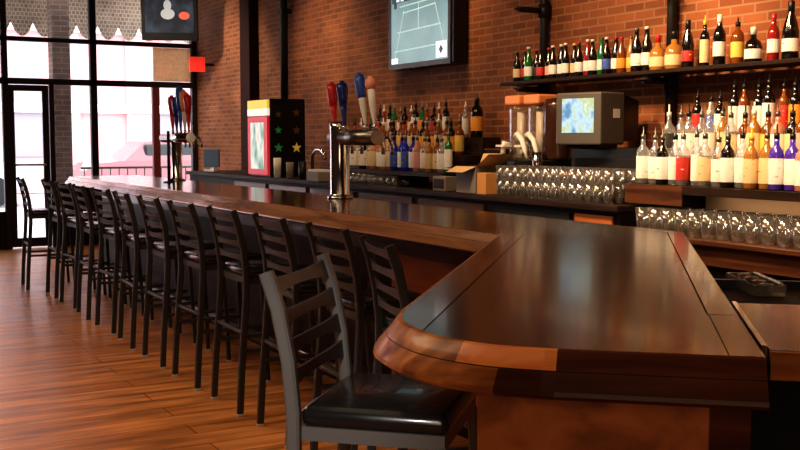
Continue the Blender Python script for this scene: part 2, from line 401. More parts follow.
# customer side border strip (return) and along long bar
bm = new_bm(); prism(bm, [line_x(nL, 2.43)] + [ND(n, d) for n, d in crn if n < seamL] + [ND(seamL-.0015, 2.04), line_x(seamL-.0015, 2.4985)] + [(2.4985, YE), (2.43, YE)], BT-.04, BT+.0005)
BO('border_board', bm, M['bar_board'])
# bartender side border, right end block
bm = new_bm(); prism(bm, [ND(nR-.062, 2.363), ND(nR, 2.363), line_x(nR, XB), (XB, 3.5485), (XB-.077, 3.5485), line_x(nR-.062, XB-.077)], BT-.04, BT+.0005); BO('border_board', bm, M['bar_board'])
bm = new_bm(); prism(bm, [ND(nR-.06, dE), ND(nR, dE), ND(nR, 2.36), ND(nR-.06, 2.36)], BT-.04, BT); BO('end_board', bm, M['bar_top'])
# edge rail: sweep of sloping profile around customer side
path = [(2.43, YE), line_x(nL, 2.43)]
nrm = [(-1, 0)]
v = (Vector((-1, 0))+Vector((-Nv.x, -Nv.y))).normalized(); v = v/v.dot(Vector((-1, 0))); nrm.append((v.x, v.y))
allp = crn + [(-.108, 1.91), (.253, 1.91)]
for i, (n, d) in enumerate(allp):
    path.append(ND(n, d))
    q0 = Vector(allp[i-1]) if i else Vector((n, d+1)); q1 = Vector((n, d)); q2 = Vector(allp[i+1]) if i+1 < len(allp) else Vector((n+1, d))
    e1 = (q1-q0).normalized(); e2 = (q2-q1).normalized(); m1 = Vector((e1.y, -e1.x))+Vector((e2.y, -e2.x)); m1.normalize(); m1 = m1/max(.5, m1.dot(Vector((e1.y, -e1.x))))
    w_ = Nv*m1.x+Dv*m1.y; nrm.append((w_.x, w_.y))
prof = [(-.0005, BT+.0005), (.008, BT-.002), (.032, BT-.034), (.033, BT-.036), (.060, BT-.066), (.062, BT-.074), (.052, BT-.082), (.0, BT-.082), (-.05, BT-.08), (-.05, BT-.04)]
bm = new_bm(); rings = []
for (px, py), (nx, ny) in zip(path, nrm):
    rings.append([bm.verts.new((px+nx*o_, py+ny*o_, z)) for o_, z in prof])
for i, (A, B) in enumerate(zip(rings, rings[1:])):
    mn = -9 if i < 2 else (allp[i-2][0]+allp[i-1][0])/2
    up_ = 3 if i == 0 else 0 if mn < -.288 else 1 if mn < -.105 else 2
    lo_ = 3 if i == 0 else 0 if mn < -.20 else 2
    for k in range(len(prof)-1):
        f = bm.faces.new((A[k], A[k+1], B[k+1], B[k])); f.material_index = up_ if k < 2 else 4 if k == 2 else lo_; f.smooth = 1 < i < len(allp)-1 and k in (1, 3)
bm.faces.new(rings[0]); bm.faces.new(list(reversed(rings[-1])))
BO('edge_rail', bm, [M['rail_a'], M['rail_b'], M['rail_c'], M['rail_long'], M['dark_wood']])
# under board + front panels
bm = new_bm(); prism(bm, [(2.72, 4.9), (2.72, 3.62), ND(-.25, 4.25), ND(-.262, 1.96), ND(.232, 1.96), ND(.22, 4.1), (3.05, 3.3), (3.05, 4.9)], .12, 1.03)
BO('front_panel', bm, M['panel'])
bm = new_bm(); prism(bm, [(2.72, 4.901), (3.05, 4.901), (3.05, YE-.15), (2.72, YE-.15)], .12, 1.03); BO('front_panel', bm, M['dark_wood'])  # darker wood on this stretch imitates the shade behind the stools
bm = new_bm(); prism(bm, [ND(.165, 1.948), ND(.236, 1.948), ND(.236, 1.959), ND(.165, 1.959)], .12, 1.0); BO('corner_post', bm, M['rail_c'])
bm = new_bm(); prism(bm, [(2.75, YE-.18), (2.75, 3.62), ND(-.19, 4.22), ND(-.17, 2.02), ND(.17, 2.02), ND(.17, 4.1), (3.02, 3.3), (3.02, YE-.18)], 0, .12)
BO('kick_plate', bm, M['dark_wood'])
bm = new_bm(); box(bm, 2.705, 2.72, 3.7, YE-.2, .85, .98); BO('trim_strip', bm, M['back_wood'])
bm = new_bm(); tube(bm, [(2.50, 3.8, .2), (2.50, YE-.2, .2)], .02, 8)
for y in [4+1.1*i for i in range(7)]: tube(bm, [(2.50, y, .2), (2.72, y, .2)], .012, 6)
BO('foot_rail', bm, M['steel'])

# gate flap to the right of the near end
gt = thing('bar_gate', 'hinged dark wooden counter flap to the right of the near bar end', 'counter flap', (1.9, 1.3, 0))
bm = new_bm(); prism(bm, [ND(.268, 1.97), ND(1.05, 1.97), ND(1.05, 2.53), ND(.268, 2.53)], BT-.012, BT+.002); BO('flap_top', bm, M['bar_top'], gt)
bm = new_bm(); prism(bm, [ND(.268, 1.955), ND(1.05, 1.955), ND(1.05, 1.9695), ND(.268, 1.9695)], BT-.05, BT+.001); BO('front_edge', bm, M['rail_a'], gt)
bm = new_bm(); prism(bm, [ND(.256, 1.99), ND(.266, 1.99), ND(.266, 2.53), ND(.256, 2.53)], BT-.02, BT+.006); BO('metal_strip', bm, M['chrome'], gt)
bm = new_bm(); prism(bm, [ND(1.0, 2.0), ND(1.05, 2.0), ND(1.05, 2.55), ND(1.0, 2.55)], 0, BT-.0125); BO('end_support', bm, M['dark_wood'], gt)

# under-bar ice bin, black
ib = thing('ice_bin', 'black under-bar ice bin behind the near bar end', 'ice bin', (*ND(.6, 3.1), 0), -a)
bm = new_bm(); box(bm, -.30, .40, -.42, .98, .15, .90, bev=.01); obj('bin_body', bm, M['void'], ib)
bm = new_bm(); box(bm, -.30, .40, -.42, -.40, .90, .93); box(bm, -.30, .40, .96, .98, .90, .93); box(bm, .38, .40, -.40, .96, .90, .93); obj('rim', bm, M['black'], ib)
for sx in (-.25, .37):
    for sy in (-.37, .9):
        bm = new_bm(); tube(bm, [(sx, sy, 0), (sx, sy, .15)], .02, 8); obj('leg', bm, M['steel'], ib)
# clear caddy of glinting cups
cd = thing('bar_caddy', 'clear plastic bar caddy with bright glints lying on the black ice bin', 'caddy', (3.02, 2.69, .902), math.radians(58)); cd.scale = (.82, .8, .5)
bm = new_bm(); box(bm, -.23, .23, -.07, .07, 0, .012, bev=.004)
box(bm, -.23, .23, -.07, -.062, .012, .08); box(bm, -.23, .23, .062, .07, .012, .08); box(bm, -.23, -.222, -.062, .062, .012, .08); box(bm, .222, .23, -.062, .062, .012, .08)
obj('tray', bm, M['clear_plastic'], cd)
for i in range(4):
    bm = new_bm(); lathe(bm, [(.022, .013), (.030, .075), (.033, .078), (.026, .075), (.018, .018)], 12, c=(-.165+.11*i, 0, 0)); obj('cup', bm, M['glass'], cd)
bm = new_bm(); tube(bm, [(-.20, -.055, .088), (-.03, -.055, .088)], .009, 8); tube(bm, [(.01, -.055, .088), (.17, -.055, .088)], .009, 8); tube(bm, [(-.20, -.055, .088), (.20, -.055, .088)], .004, 6); obj('rod', bm, mat('rod_glint', (.95, .95, .95), .25, metal=.3), cd)  # pale rods shaped as the bright highlights along the caddy

# ------------------------------------------------------------------ stools
def make_stool(name, label, group):
    t = thing(name, label, 'bar stool', group=group)
    b = new_bm(); box(b, -.19, .18, -.20, .20, .725, .775, bev=.022, seg=3)
    for v in b.verts:
        if v.co.z > .75: v.co.z += .012*(1-((v.co.x+.005)/.19)**2)*(1-(v.co.y/.2)**2)
    obj('seat', b, M['vinyl'], t, smooth=True)
    b = new_bm(); 
    for y in (-.185, .185): box(b, -.19, .17, y-.011, y+.011, .695, .728)
    for x in (-.185, .16): box(b, x-.011, x+.011, -.174, .174, .695, .728)
    obj('seat_frame', b, M['stool_metal'], t)
    for s in (-1, 1):
        b = new_bm(); bar_sweep(b, [(-.245, s*.212, .012), (-.232, s*.210, .25), (-.212, s*.206, .5), (-.200, s*.203, .66), (-.200, s*.203, .76), (-.212, s*.203, .88), (-.238, s*.202, 1.0), (-.268, s*.202, 1.085)], .026, .034)
        p = obj('back_post', b, M['stool_metal'], t)
        b = new_bm(); box(b, -.263, -.227, s*.212-.015, s*.212+.015, 0, .014, bev=.003); obj('foot_glide', b, M['glide'], p)
        b = new_bm(); bar_sweep(b, [(.195, s*.212, .012), (.182, s*.205, .3), (.160, s*.190, .70)], .026, .026)
        p = obj('leg', b, M['stool_metal'], t)
        b = new_bm(); box(b, .180, .210, s*.212-.015, s*.212+.015, 0, .014, bev=.003); obj('foot_glide', b, M['glide'], p)
    def bx(z):  # back post x at height
        P_ = [(.76, -.200), (.88, -.212), (1.0, -.238), (1.085, -.268)]
        for (z0, x0), (z1, x1) in zip(P_, P_[1:]):
            if z <= z1: return x0+(x1-x0)*(z-z0)/(z1-z0)
        return P_[-1][1]
    for zc in (.835, .905, .975, 1.048):
        b = new_bm(); N_ = 12; fr = []; bk = []
        for i in range(N_+1):
            y = -.19+.38*i/N_; u = abs(y)/.19
            hh = .013+.011*u**3; dx = -.012*(1-u*u)
            fr.append([b.verts.new((bx(zc+sz*hh)+dx+.004, y, zc+sz*hh)) for sz in (-1, 1)])
            bk.append([b.verts.new((bx(zc+sz*hh)+dx-.004, y, zc+sz*hh)) for sz in (-1, 1)])
        for i in range(N_):
            b.faces.new((fr[i][0], fr[i+1][0], fr[i+1][1], fr[i][1])); b.faces.new((bk[i][0], bk[i][1], bk[i+1][1], bk[i+1][0]))
            b.faces.new((fr[i][1], fr[i+1][1], bk[i+1][1], bk[i][1])); b.faces.new((fr[i][0], bk[i][0], bk[i+1][0], fr[i+1][0]))
        obj('back_slat', b, M['stool_metal'], t)
    for pts in ([(.182, -.195, .24), (.182, .195, .24)], [(-.222, -.2, .34), (.178, -.2, .34)], [(-.222, .2, .34), (.178, .2, .34)], [(-.218, -.2, .44), (-.218, .2, .44)]):
        b = new_bm(); bar_sweep(b, pts, .02, .02, side=(0, 0, 1)); obj('stretcher', b, M['stool_metal'], t)
    return t
SG = 'bar stools lined up along the bar'
near = make_stool('bar_stool', 'nearest black ladder-back bar stool, beside the rounded bar corner', SG)
near.location = (1.29, 2.30, 0); near.rotation_euler = (0, 0, math.radians(-44)); near.scale = (1.0, 1.03, 1.045)
order = 0
names = {}
for i in range(11):
    y = 4.02+.665*i
    if i == 0: l = 'black bar stool starting the straight row at its near end'
    elif i == 10: l = 'farthest black ladder-back bar stool, at the window end of the long bar'
    else: l = 'black ladder-back bar stool, %s of the straight row counting from its near end' % ORD[i]
    o = dup(near, (2.19+random.uniform(-.015, .015)-(.13 if i == 10 else 0), y, 0), math.radians(random.uniform(-4, 4)), l)
    o.scale = (1, 1, 1)
o = dup(near, (2.06, 3.30, 0), math.radians(-14), 'black ladder-back bar stool turned slightly at the inner bend of the bar'); o.scale = (1, 1, 1)

gm = mat('near_lit_metal', (.15, .145, .14), .45, metal=.3)  # same stool metal, lightened to imitate light falling on the near stool
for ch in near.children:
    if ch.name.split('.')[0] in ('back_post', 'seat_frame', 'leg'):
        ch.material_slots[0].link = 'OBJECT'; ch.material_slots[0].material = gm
near['label'] = 'nearest ladder-back bar stool with metal posts greyed as if lit, beside the rounded bar corner'
# ------------------------------------------------------------------ back counter
bc = thing('back_counter', 'long dark wooden back counter against the brick wall, left of the lower counter', 'counter', (4.5, 8, 0))
def rel(name, dims, m, par, bev=0):
    x, y, z = par.location; d = (dims[0]-x, dims[1]-x, dims[2]-y, dims[3]-y, dims[4]-z, dims[5]-z)
    return bobj(name, d, m, par, bev=bev)
rel('counter_top', (4.08, W-.01, 4.66, 12.6, 1.03, 1.07), M['dark_wood'], bc, .006)
rel('front_panel', (4.14, W-.01, 4.70, 12.6, .1, 1.03), M['dark_wood'], bc)
rel('cooler_door', (4.12, 4.139, 5.15, 5.95, .2, 1.0), M['void'], bc, .004)
rel('door', (4.12, 4.139, 4.75, 5.10, .2, 1.0), M['panel'], bc, .004)
for k in range(5): rel('door', (4.12, 4.139, 6.1+1.0*k, 7.0+1.0*k, .2, 1.0), M['back_wood'], bc, .004)
rel('kick_plate', (4.2, W-.01, 4.75, 12.6, 0, .1), M['void'], bc)
lc = thing('lower_back_counter', 'lower wooden back counter at the right, holding rows of glasses', 'counter', (4.5, 3, 0))
rel('counter_top', (4.02, W-.01, 1.2, 4.655, .905, .935), M['back_wood'], lc, .006)
rel('front_panel', (4.06, W-.01, 1.2, 4.655, .80, .905), M['back_wood'], lc)
rel('cabinet', (4.12, W-.01, 1.2, 4.655, 0, .80), M['void'], lc)
# wooden end block
def riser(name, label, y0, y1, z0):
    t = thing(name, label, 'liquor riser', (4.5, (y0+y1)/2, z0))
    zz = [1.195, 1.33, 1.47]
    rel('step', (4.20, 4.41, y0, y1, 1.165, 1.195), M['dark_wood'], t)
    rel('step', (4.41, 4.57, y0, y1, 1.165, 1.33), M['dark_wood'], t)
    rel('step', (4.57, 4.74, y0, y1, 1.165, 1.47), M['dark_wood'], t)
    for y in (y0, (y0+y1)/2, y1-.13): rel('support', (4.45, 4.74, y, y+.03, z0, 1.165), M['dark_wood'], t)
    return t
riser('liquor_riser', 'stepped dark wooden bottle riser left of the cardboard boxes', 6.78, 8.95, 1.07)
r2 = riser('liquor_riser', 'stepped dark wooden bottle riser above the glasses at the right', 1.9, 4.72, .935)
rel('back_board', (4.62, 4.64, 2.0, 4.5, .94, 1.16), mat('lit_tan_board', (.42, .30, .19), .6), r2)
rel('front_lip', (4.185, 4.1995, 1.9, 4.255, 1.15, 1.195), M['dark_wood'], r2)
rel('end_block', (4.19, 4.199, 4.26, 4.72, 1.085, 1.195), M['back_wood'], r2)
# warm light under riser shining on back board
def area(name, loc, rot, sx, sy, e, col):
    L = bpy.data.lights.new(name, 'AREA'); L.shape = 'RECTANGLE'; L.size = sx; L.size_y = sy; L.energy = e; L.color = col
    o = bpy.data.objects.new(name, L); COL.objects.link(o); o.location = loc; o.rotation_euler = rot; return o
area('under_shelf_light', (4.5, 3.2, 1.155), (0, 0, 0), .05, 2.3, 3, (1, .7, .45))

# ------------------------------------------------------------------ bottles
def P_(kind):
    # body profile, label (r,z0,z1), cap profile
    return {
     'liquor': ([(.030, 0), (.037, .006), (.038, .17), (.034, .19), (.016, .215), (.0135, .225), (.0135, .262)], (.0388, .03, .155), [(.0145, .25), (.0145, .275), (.008, .278), (.005, .282), (.0045, .32)]),
     'tall': ([(.028, 0), (.033, .006), (.034, .20), (.030, .225), (.015, .245), (.0135, .26), (.0135, .305)], (.0348, .03, .185), [(.0145, .285), (.0145, .315), (.006, .318), (.0045, .35)]),
     'wine': ([(.032, 0), (.037, .006), (.037, .18), (.031, .205), (.016, .23), (.0145, .27), (.0145, .29)], (.0378, .055, .14), [(.0152, .235), (.0155, .30), (.013, .302)]),
     'champagne': ([(.036, 0), (.043, .008), (.043, .15), (.034, .20), (.018, .25), (.015, .28), (.015, .30)], (.0438, .045, .115), [(.0175, .245), (.018, .315), (.014, .32)]),
     'beer': ([(.026, 0), (.030, .005), (.030, .12), (.026, .15), (.0145, .18), (.0125, .22), (.0125, .225)], (.0308, .035, .10), [(.0135, .222), (.0142, .234), (.012, .237)]),
     'squat': ([(.045, 0), (.052, .008), (.052, .10), (.044, .13), (.018, .15), (.016, .19)], (.0528, .025, .085), [(.018, .175), (.02, .215), (.017, .222)]),
     'jug': ([(.040, 0), (.046, .008), (.047, .19), (.040, .225), (.018, .25), (.017, .29)], (.0478, .05, .16), [(.019, .27), (.019, .30), (.006, .303), (.005, .335)]),
    }[kind]
KN = {'liquor': 'round-shouldered liquor bottle', 'tall': 'tall slim liquor bottle', 'wine': 'wine bottle', 'champagne': 'sparkling wine bottle', 'beer': 'long-neck beer bottle', 'squat': 'squat round liquor bottle', 'jug': 'large liquor bottle'}
MESH = {}
def lathe_mesh(key, prof, seg=14, caps=True):
    if key not in MESH:
        bm = new_bm(); lathe(bm, prof, seg, caps=caps); bmesh.ops.recalc_face_normals(bm, faces=bm.faces)
        me = bpy.data.meshes.new(key); bm.to_mesh(me); bm.free(); me.materials.append(M['black']); MESH[key] = me
    return MESH[key]
def part(name, me, m, parent):
    o = bpy.data.objects.new(name, me); COL.objects.link(o); o.parent = parent
    o.material_slots[0].link = 'OBJECT'; o.material_slots[0].material = m; return o
GN = {'clear': 'clear', 'amber': 'amber', 'gold': 'golden', 'green': 'green', 'blue': 'blue', 'purple': 'violet-blue', 'dark': 'dark', 'red': 'red', 'pink': 'pink'}
LN = {'white': 'white', 'cream': 'cream', 'red': 'red', 'orange': 'orange', 'yellow': 'yellow', 'black': 'black', 'blue': 'blue', 'pink': 'pink'}
def bottle(kind, g, l, cap, loc, where, group, sc=1.0):
    body, lab, cp = P_(kind)
    nm = {'beer': 'beer_bottle', 'wine': 'wine_bottle', 'champagne': 'wine_bottle'}.get(kind, 'liquor_bottle')
    lb = '%s %s with %s label, %s' % (GN[g], KN[kind], LN[l], where)
    root = bpy.data.objects.new(nm, lathe_mesh(kind+'_body', body)); COL.objects.link(root)
    root.material_slots[0].link = 'OBJECT'; root.material_slots[0].material = G[g]
    tag(root, lb, 'bottle', group); root.location = loc; root.rotation_euler = (0, 0, random.uniform(0, 6)); root.scale = (sc, sc, sc*random.uniform(.96, 1.05))
    lr, z0, z1 = lab
    part('label_band', lathe_mesh(kind+'_label', [(lr, z0), (lr+.0004, z0+.002), (lr+.0004, z1-.002), (lr, z1)], caps=False), LB[l], root)
    part('cap', lathe_mesh(kind+'_cap', cp, 10), CAPC[cap], root)
    return root
def row(y_start, y_end, n, X, z, specs, fmt, group, jx=.0):
    """bottles from the far (picture-left) end to the near end"""
    for i in range(n):
        y = y_start+(y_end-y_start)*i/(n-1)
        kind, g, l, cap, *sc = specs[i % len(specs)] if not callable(specs) else specs(i)
        bottle(kind, g, l, cap, (X+(.010 if i % 2 else -.010)*(1 if n > 18 else .6), y+random.uniform(-.002, .002), z+.0005), fmt % ORD[i], group, *(sc or [1.0]))
# left riser rows (y 8.7 -> 6.9)
f = [('liquor', 'gold', 'cream', 'black'), ('liquor', 'amber', 'cream', 'black'), ('liquor', 'clear', 'white', 'steel'), ('liquor', 'amber', 'cream', 'black'), ('liquor', 'clear', 'white', 'steel'), ('liquor', 'clear', 'cream', 'steel'),
     ('liquor', 'dark', 'white', 'black'), ('liquor', 'clear', 'cream', 'steel'), ('liquor', 'pink', 'cream', 'gold'), ('liquor', 'gold', 'white', 'steel'), ('liquor', 'pink', 'white', 'steel'), ('liquor', 'gold', 'cream', 'steel'),
     ('liquor', 'blue', 'blue', 'black'), ('liquor', 'blue', 'white', 'black'), ('liquor', 'blue', 'blue', 'steel'), ('liquor', 'blue', 'white', 'black'), ('liquor', 'pink', 'pink', 'steel'), ('liquor', 'clear', 'white', 'steel')]
row(8.80, 6.93, 21, 4.30, 1.195, f, '%s from left, front row of left riser', 'bottles in the front row of left riser')
f2 = [('liquor', 'amber', 'orange', 'black'), ('liquor', 'amber', 'cream', 'white'), ('liquor', 'amber', 'cream', 'black'), ('liquor', 'dark', 'orange', 'black'), ('liquor', 'amber', 'yellow', 'steel')]
row(8.78, 7.0, 20, 4.49, 1.33, f2, '%s from left, middle row of left riser', 'bottles in the middle row of left riser')
f3 = [('liquor', 'amber', 'white', 'steel', .9), ('liquor', 'dark', 'red', 'black', .95), ('liquor', 'amber', 'cream', 'white', .9), ('tall', 'dark', 'white', 'black', .9), ('liquor', 'green', 'orange', 'steel', .95)]
row(8.7, 7.45, 14, 4.65, 1.47, f3, '%s from left, back row of left riser', 'bottles in the back row of left riser')
bottle('tall', 'green', 'green' if False else 'white', 'steel', (4.29, 6.83, 1.1955), 'at the right end of the left riser', None, .95)
bx_ = thing('wooden_box', 'small dark wooden box by the wall behind the cardboard box', 'box', (4.66, 6.63, 1.0705))
obj('box_body', (lambda b: (box(b, -.09, .09, -.12, .12, 0, .30, bev=.008), b)[-1])(new_bm()), M['dark_wood'], bx_)
obj('lid', (lambda b: (box(b, -.095, .095, -.125, .125, .30, .315, bev=.004), b)[-1])(new_bm()), M['back_wood'], bx_)
bottle('jug', 'dark', 'orange', 'black', (4.65, 6.98, 1.4705), 'right end of left riser back row', None, 1.05)
bottle('tall', 'clear', 'white', 'white', (4.66, 7.16, 1.4705), 'beside the orange-labelled bottle', None, .85)

# right riser rows (y 4.55 -> 2.0 )
fr = [('liquor', 'clear', 'white', 'steel'), ('liquor', 'clear', 'white', 'steel'), ('liquor', 'dark', 'white', 'steel'), ('liquor', 'clear', 'white', 'black'), ('liquor', 'clear', 'red', 'steel'), ('tall', 'clear', 'white', 'steel', .9), ('liquor', 'clear', 'cream', 'steel'),
      ('liquor', 'clear', 'white', 'steel'), ('liquor', 'dark', 'white', 'steel'), ('liquor', 'clear', 'white', 'black'), ('liquor', 'gold', 'cream', 'gold'), ('liquor', 'gold', 'cream', 'steel'), ('liquor', 'pink', 'white', 'steel'), ('liquor', 'pink', 'pink', 'black'), ('liquor', 'clear', 'white', 'red'),
      ('liquor', 'gold', 'cream', 'steel'), ('liquor', 'dark', 'red', 'black'), ('liquor', 'purple', 'white', 'black'), ('liquor', 'purple', 'white', 'black'), ('liquor', 'clear', 'white', 'black'), ('liquor', 'amber', 'white', 'steel')]
fr = fr[:12]+[fr[17], fr[18]]+fr[12:16]+fr[19:]
row(4.67, 2.64, 26, 4.29, 1.195, fr, '%s from left, front row of right riser', 'bottles in the front row of right riser')
fm = [('liquor', 'clear', 'black', 'white'), ('liquor', 'clear', 'white', 'steel'), ('liquor', 'clear', 'white', 'black'), ('liquor', 'clear', 'white', 'steel'), ('liquor', 'clear', 'white', 'white'), ('tall', 'gold', 'cream', 'steel', .88), ('liquor', 'clear', 'cream', 'steel'),
      ('liquor', 'amber', 'white', 'black'), ('liquor', 'gold', 'cream', 'white'), ('liquor', 'amber', 'yellow', 'black'), ('liquor', 'pink', 'white', 'steel'), ('liquor', 'dark', 'cream', 'black'), ('liquor', 'amber', 'pink', 'red')]
row(4.67, 2.66, 26, 4.49, 1.33, fm, '%s from left, middle row of right riser', 'bottles in the middle row of right riser')
fb = [('liquor', 'dark', 'red', 'black', .85), ('liquor', 'clear', 'blue', 'black', .85), ('liquor', 'dark', 'white', 'black', .85), ('tall', 'dark', 'white', 'black', .95), ('tall', 'amber', 'white', 'black', .95), ('tall', 'dark', 'white', 'black', .95),
      ('tall', 'dark', 'white', 'black'), ('tall', 'amber', 'red', 'black', .9), ('tall', 'dark', 'orange', 'black', .95), ('tall', 'dark', 'cream', 'black'), ('tall', 'dark', 'yellow', 'red', .95), ('liquor', 'dark', 'red', 'black')]
row(4.60, 2.66, 23, 4.65, 1.47, fb, '%s from left, back row of right riser', 'bottles in the back row of right riser')

# ------------------------------------------------------------------ wall shelf on iron pipes
ws = thing('wall_shelf', 'dark wall shelf of bottles on black iron pipe supports', 'shelf', (4.8, 4.5, 1.89))
rel('shelf_board', (4.66, 4.90, 2.2, 6.68, 1.865, 1.89), M['dark_wood'], ws, .004)
def pipe_upright(y):
    b = new_bm(); x0, y0, z0 = ws.location
    tube(b, [(4.90-x0, y-y0, 1.35-z0), (4.90-x0, y-y0, 3.5-z0)], .034, 12)
    p = obj('pipe_upright', b, M['pipe'], ws)
    for z in (1.83, 2.42):
        b = new_bm(); tube(b, [(4.90-x0, y-y0, z-z0), (4.66-x0, y-y0, z-z0)], .022, 10); tube(b, [(4.90-x0, y-y0, z-.05-z0), (4.90-x0, y-y0, z+.05-z0)], .045, 12)
        lathe(b, [(.03, 0), (.05, .004), (.05, .014), (.03, .018)], 12, mtx=Matrix.Translation((4.68-x0, y-y0, z-.005-z0)) @ Matrix.Rotation(0, 4, 'X'))
        obj('bracket', b, M['pipe'], p)
for y in (6.45, 5.10, 3.3): pipe_upright(y)
# beers on left half of the shelf
fs = [('beer', 'dark', 'cream', 'steel'), ('beer', 'dark', 'red', 'red'), ('beer', 'green', 'white', 'white', 1.1), ('beer', 'dark', 'black', 'red'), ('beer', 'dark', 'red', 'black'), ('beer', 'dark', 'pink', 'red'), ('beer', 'dark', 'white', 'white'), ('beer', 'dark', 'white', 'white'), ('beer', 'dark', 'white', 'white'),
      ('beer', 'dark', 'cream', 'gold'), ('beer', 'dark', 'white', 'red'), ('beer', 'red', 'white', 'white', 1.05), ('beer', 'dark', 'white', 'white', 1.05), ('beer', 'green', 'white', 'green', 1.05), ('beer', 'dark', 'blue', 'white', 1.05), ('beer', 'dark', 'white', 'red', 1.1),
      ('beer', 'amber', 'orange', 'red', 1.05), ('beer', 'gold', 'yellow', 'steel'), ('beer', 'dark', 'white', 'steel', 1.2), ('beer', 'dark', 'white', 'white', 1.2)]
row(6.60, 5.20, 20, 4.77, 1.89, fs, '%s from the left end, wall shelf', 'bottles on the left half of the wall shelf')
fg = [('squat', 'gold', 'cream', 'red', 1.0), ('squat', 'gold', 'cream', 'black', 1.1), ('champagne', 'dark', 'red', 'black', .9), ('tall', 'dark', 'cream', 'gold', .85), ('wine', 'dark', 'white', 'white', 1.0), ('jug', 'amber', 'yellow', 'black', .8), ('squat', 'dark', 'white', 'white', .95),
      ('wine', 'red', 'white', 'red', .9), ('champagne', 'dark', 'white', 'black', 1.05), ('squat', 'red', 'cream', 'red', .9), ('wine', 'dark', 'cream', 'gold', .9), ('tall', 'dark', 'red', 'black', .9)]
row(5.08, 3.65, 12, 4.77, 1.89, fg, '%s from the middle pipe, wall shelf', 'bottles on the right half of the wall shelf')

# ------------------------------------------------------------------ glasses
gp = [(.026, 0), (.028, .002), (.040, .118), (.0385, .118), (.0265, .008)]
def glasses(xs, ys, zs, label, group, name='pint_glass', sc=1.0):
    for x in xs:
        for y in ys:
            for z in zs:
                o = bpy.data.objects.new(name, lathe_mesh('pint', gp, 12, caps=False)); COL.objects.link(o)
                o.material_slots[0].link = 'OBJECT'; o.material_slots[0].material = M['glass']
                o.location = (x+random.uniform(-.004, .004), y+random.uniform(-.001, .001), z); o.scale = (sc, sc, sc)
                tag(o, label, 'glass', group)
glasses([4.13, 4.22, 4.31], [4.80+.084*i for i in range(14)], [1.0705, 1.16], 'clear pint glass stacked with others in front of the register stand', 'pint glasses stacked on the back counter')
glasses([4.10, 4.20, 4.30], [2.5+.098*i for i in range(21)], [.9355], 'clear tumbler standing in rows under the right bottle riser', 'tumblers under the right bottle riser', 'tumbler', 1.15)
glasses([4.20, 4.30], [7.5+.11*i for i in range(11)], [1.0705], 'small clear glass standing under the left bottle riser', 'small glasses under the left bottle riser', 'small_glass', .72)

# ------------------------------------------------------------------ frozen drink machine
fm_ = thing('frozen_drink_machine', 'frozen drink machine with two clear bowls and orange lids', 'drink machine', (4.55, 6.12, 1.0705))
obj('base', (lambda b: (box(b, -.16, .16, -.34, .24, 0, .24, bev=.015), b)[-1])(new_bm()), M['black'], fm_)
obj('dial', (lambda b: (lathe(b, [(.045, 0), (.05, .01), (.035, .02)], 16, mtx=Matrix.Translation((-.16, -.18, .14)) @ Matrix.Rotation(-PI/2, 4, 'Y')), b)[-1])(new_bm()), M['grey'], fm_)
for k, y in enumerate((.13, -.10)):
    b = new_bm(); lathe(b, [(.085, .24), (.09, .26), (.09, .60), (.086, .62)], 18, c=(0, y, 0)); bo = obj('bowl', b, M['clear_plastic'], fm_)
    b = new_bm(); lathe(b, [(.03, .25), (.03, .58)], 10, c=(0, y, 0)); obj('auger', b, M['white'], bo)
    b = new_bm(); box(b, -.09, .09, y-.09, y+.09, .63, .70, bev=.015); obj('lid', b, M['orange'], fm_)
    b = new_bm(); tube(b, [(-.09, y, .34), (-.15, y, .36), (-.16, y, .28)], .02, 8); box(b, -.19, -.12, y-.05, y+.05, .33, .345); obj('tap_handle', b, M['white'], fm_)
b = new_bm(); lathe(b, [(.10, .24), (.105, .26), (.105, .62), (.09, .66), (.04, .67)], 18, c=(.02, -.27, 0)); obj('blender_jug', b, mat('smoked_jug', (.05, .02, .012), .15, coat=.5), fm_)
for k in range(2):
    y = -.10-.13*k
    b = new_bm(); tube(b, [(-.12, y+.08, .36), (-.17, y+.06, .41), (-.20, y, .42), (-.21, y-.07, .38), (-.21, y-.11, .31), (-.21, y-.12, .25)], .02, 8); obj('hose', b, M['white'], fm_)
# register
rs = thing('register_stand', 'black pedestal box under the register screen', 'stand', (4.58, 5.16, 1.0705))
obj('stand_body', (lambda b: (box(b, -.12, .24, -.40, .40, 0, .33, bev=.01), b)[-1])(new_bm()), M['black'], rs)
obj('drawer', (lambda b: (box(b, -.13, -.12, -.36, .36, .06, .26, bev=.003), b)[-1])(new_bm()), M['void'], rs)
rg = thing('register_screen', 'grey boxy register monitor with a glowing blue-white screen', 'monitor', (4.44, 5.33, 1.4005), math.radians(13)); rg.scale = (.9, .9, .95)
b = new_bm(); box(b, -.16, .12, -.20, .20, .02, .37, bev=.012); obj('housing', b, M['grey'], rg)
b = new_bm(); vs = [(.12, -.19, .04), (.12, .19, .04), (.12, .19, .36), (.12, -.19, .36), (.36, -.15, .05), (.36, .15, .05), (.36, .15, .32), (.36, -.15, .32)]
v = [b.verts.new(c) for c in vs]
for q in ((0, 1, 2, 3), (7, 6, 5, 4), (0, 4, 5, 1), (1, 5, 6, 2), (2, 6, 7, 3), (3, 7, 4, 0)): b.faces.new([v[i] for i in q])
obj('rear_housing', b, M['black'], rg)
obj('base', (lambda b: (box(b, -.1, .12, -.14, .14, 0, .02), b)[-1])(new_bm()), M['black'], rg)
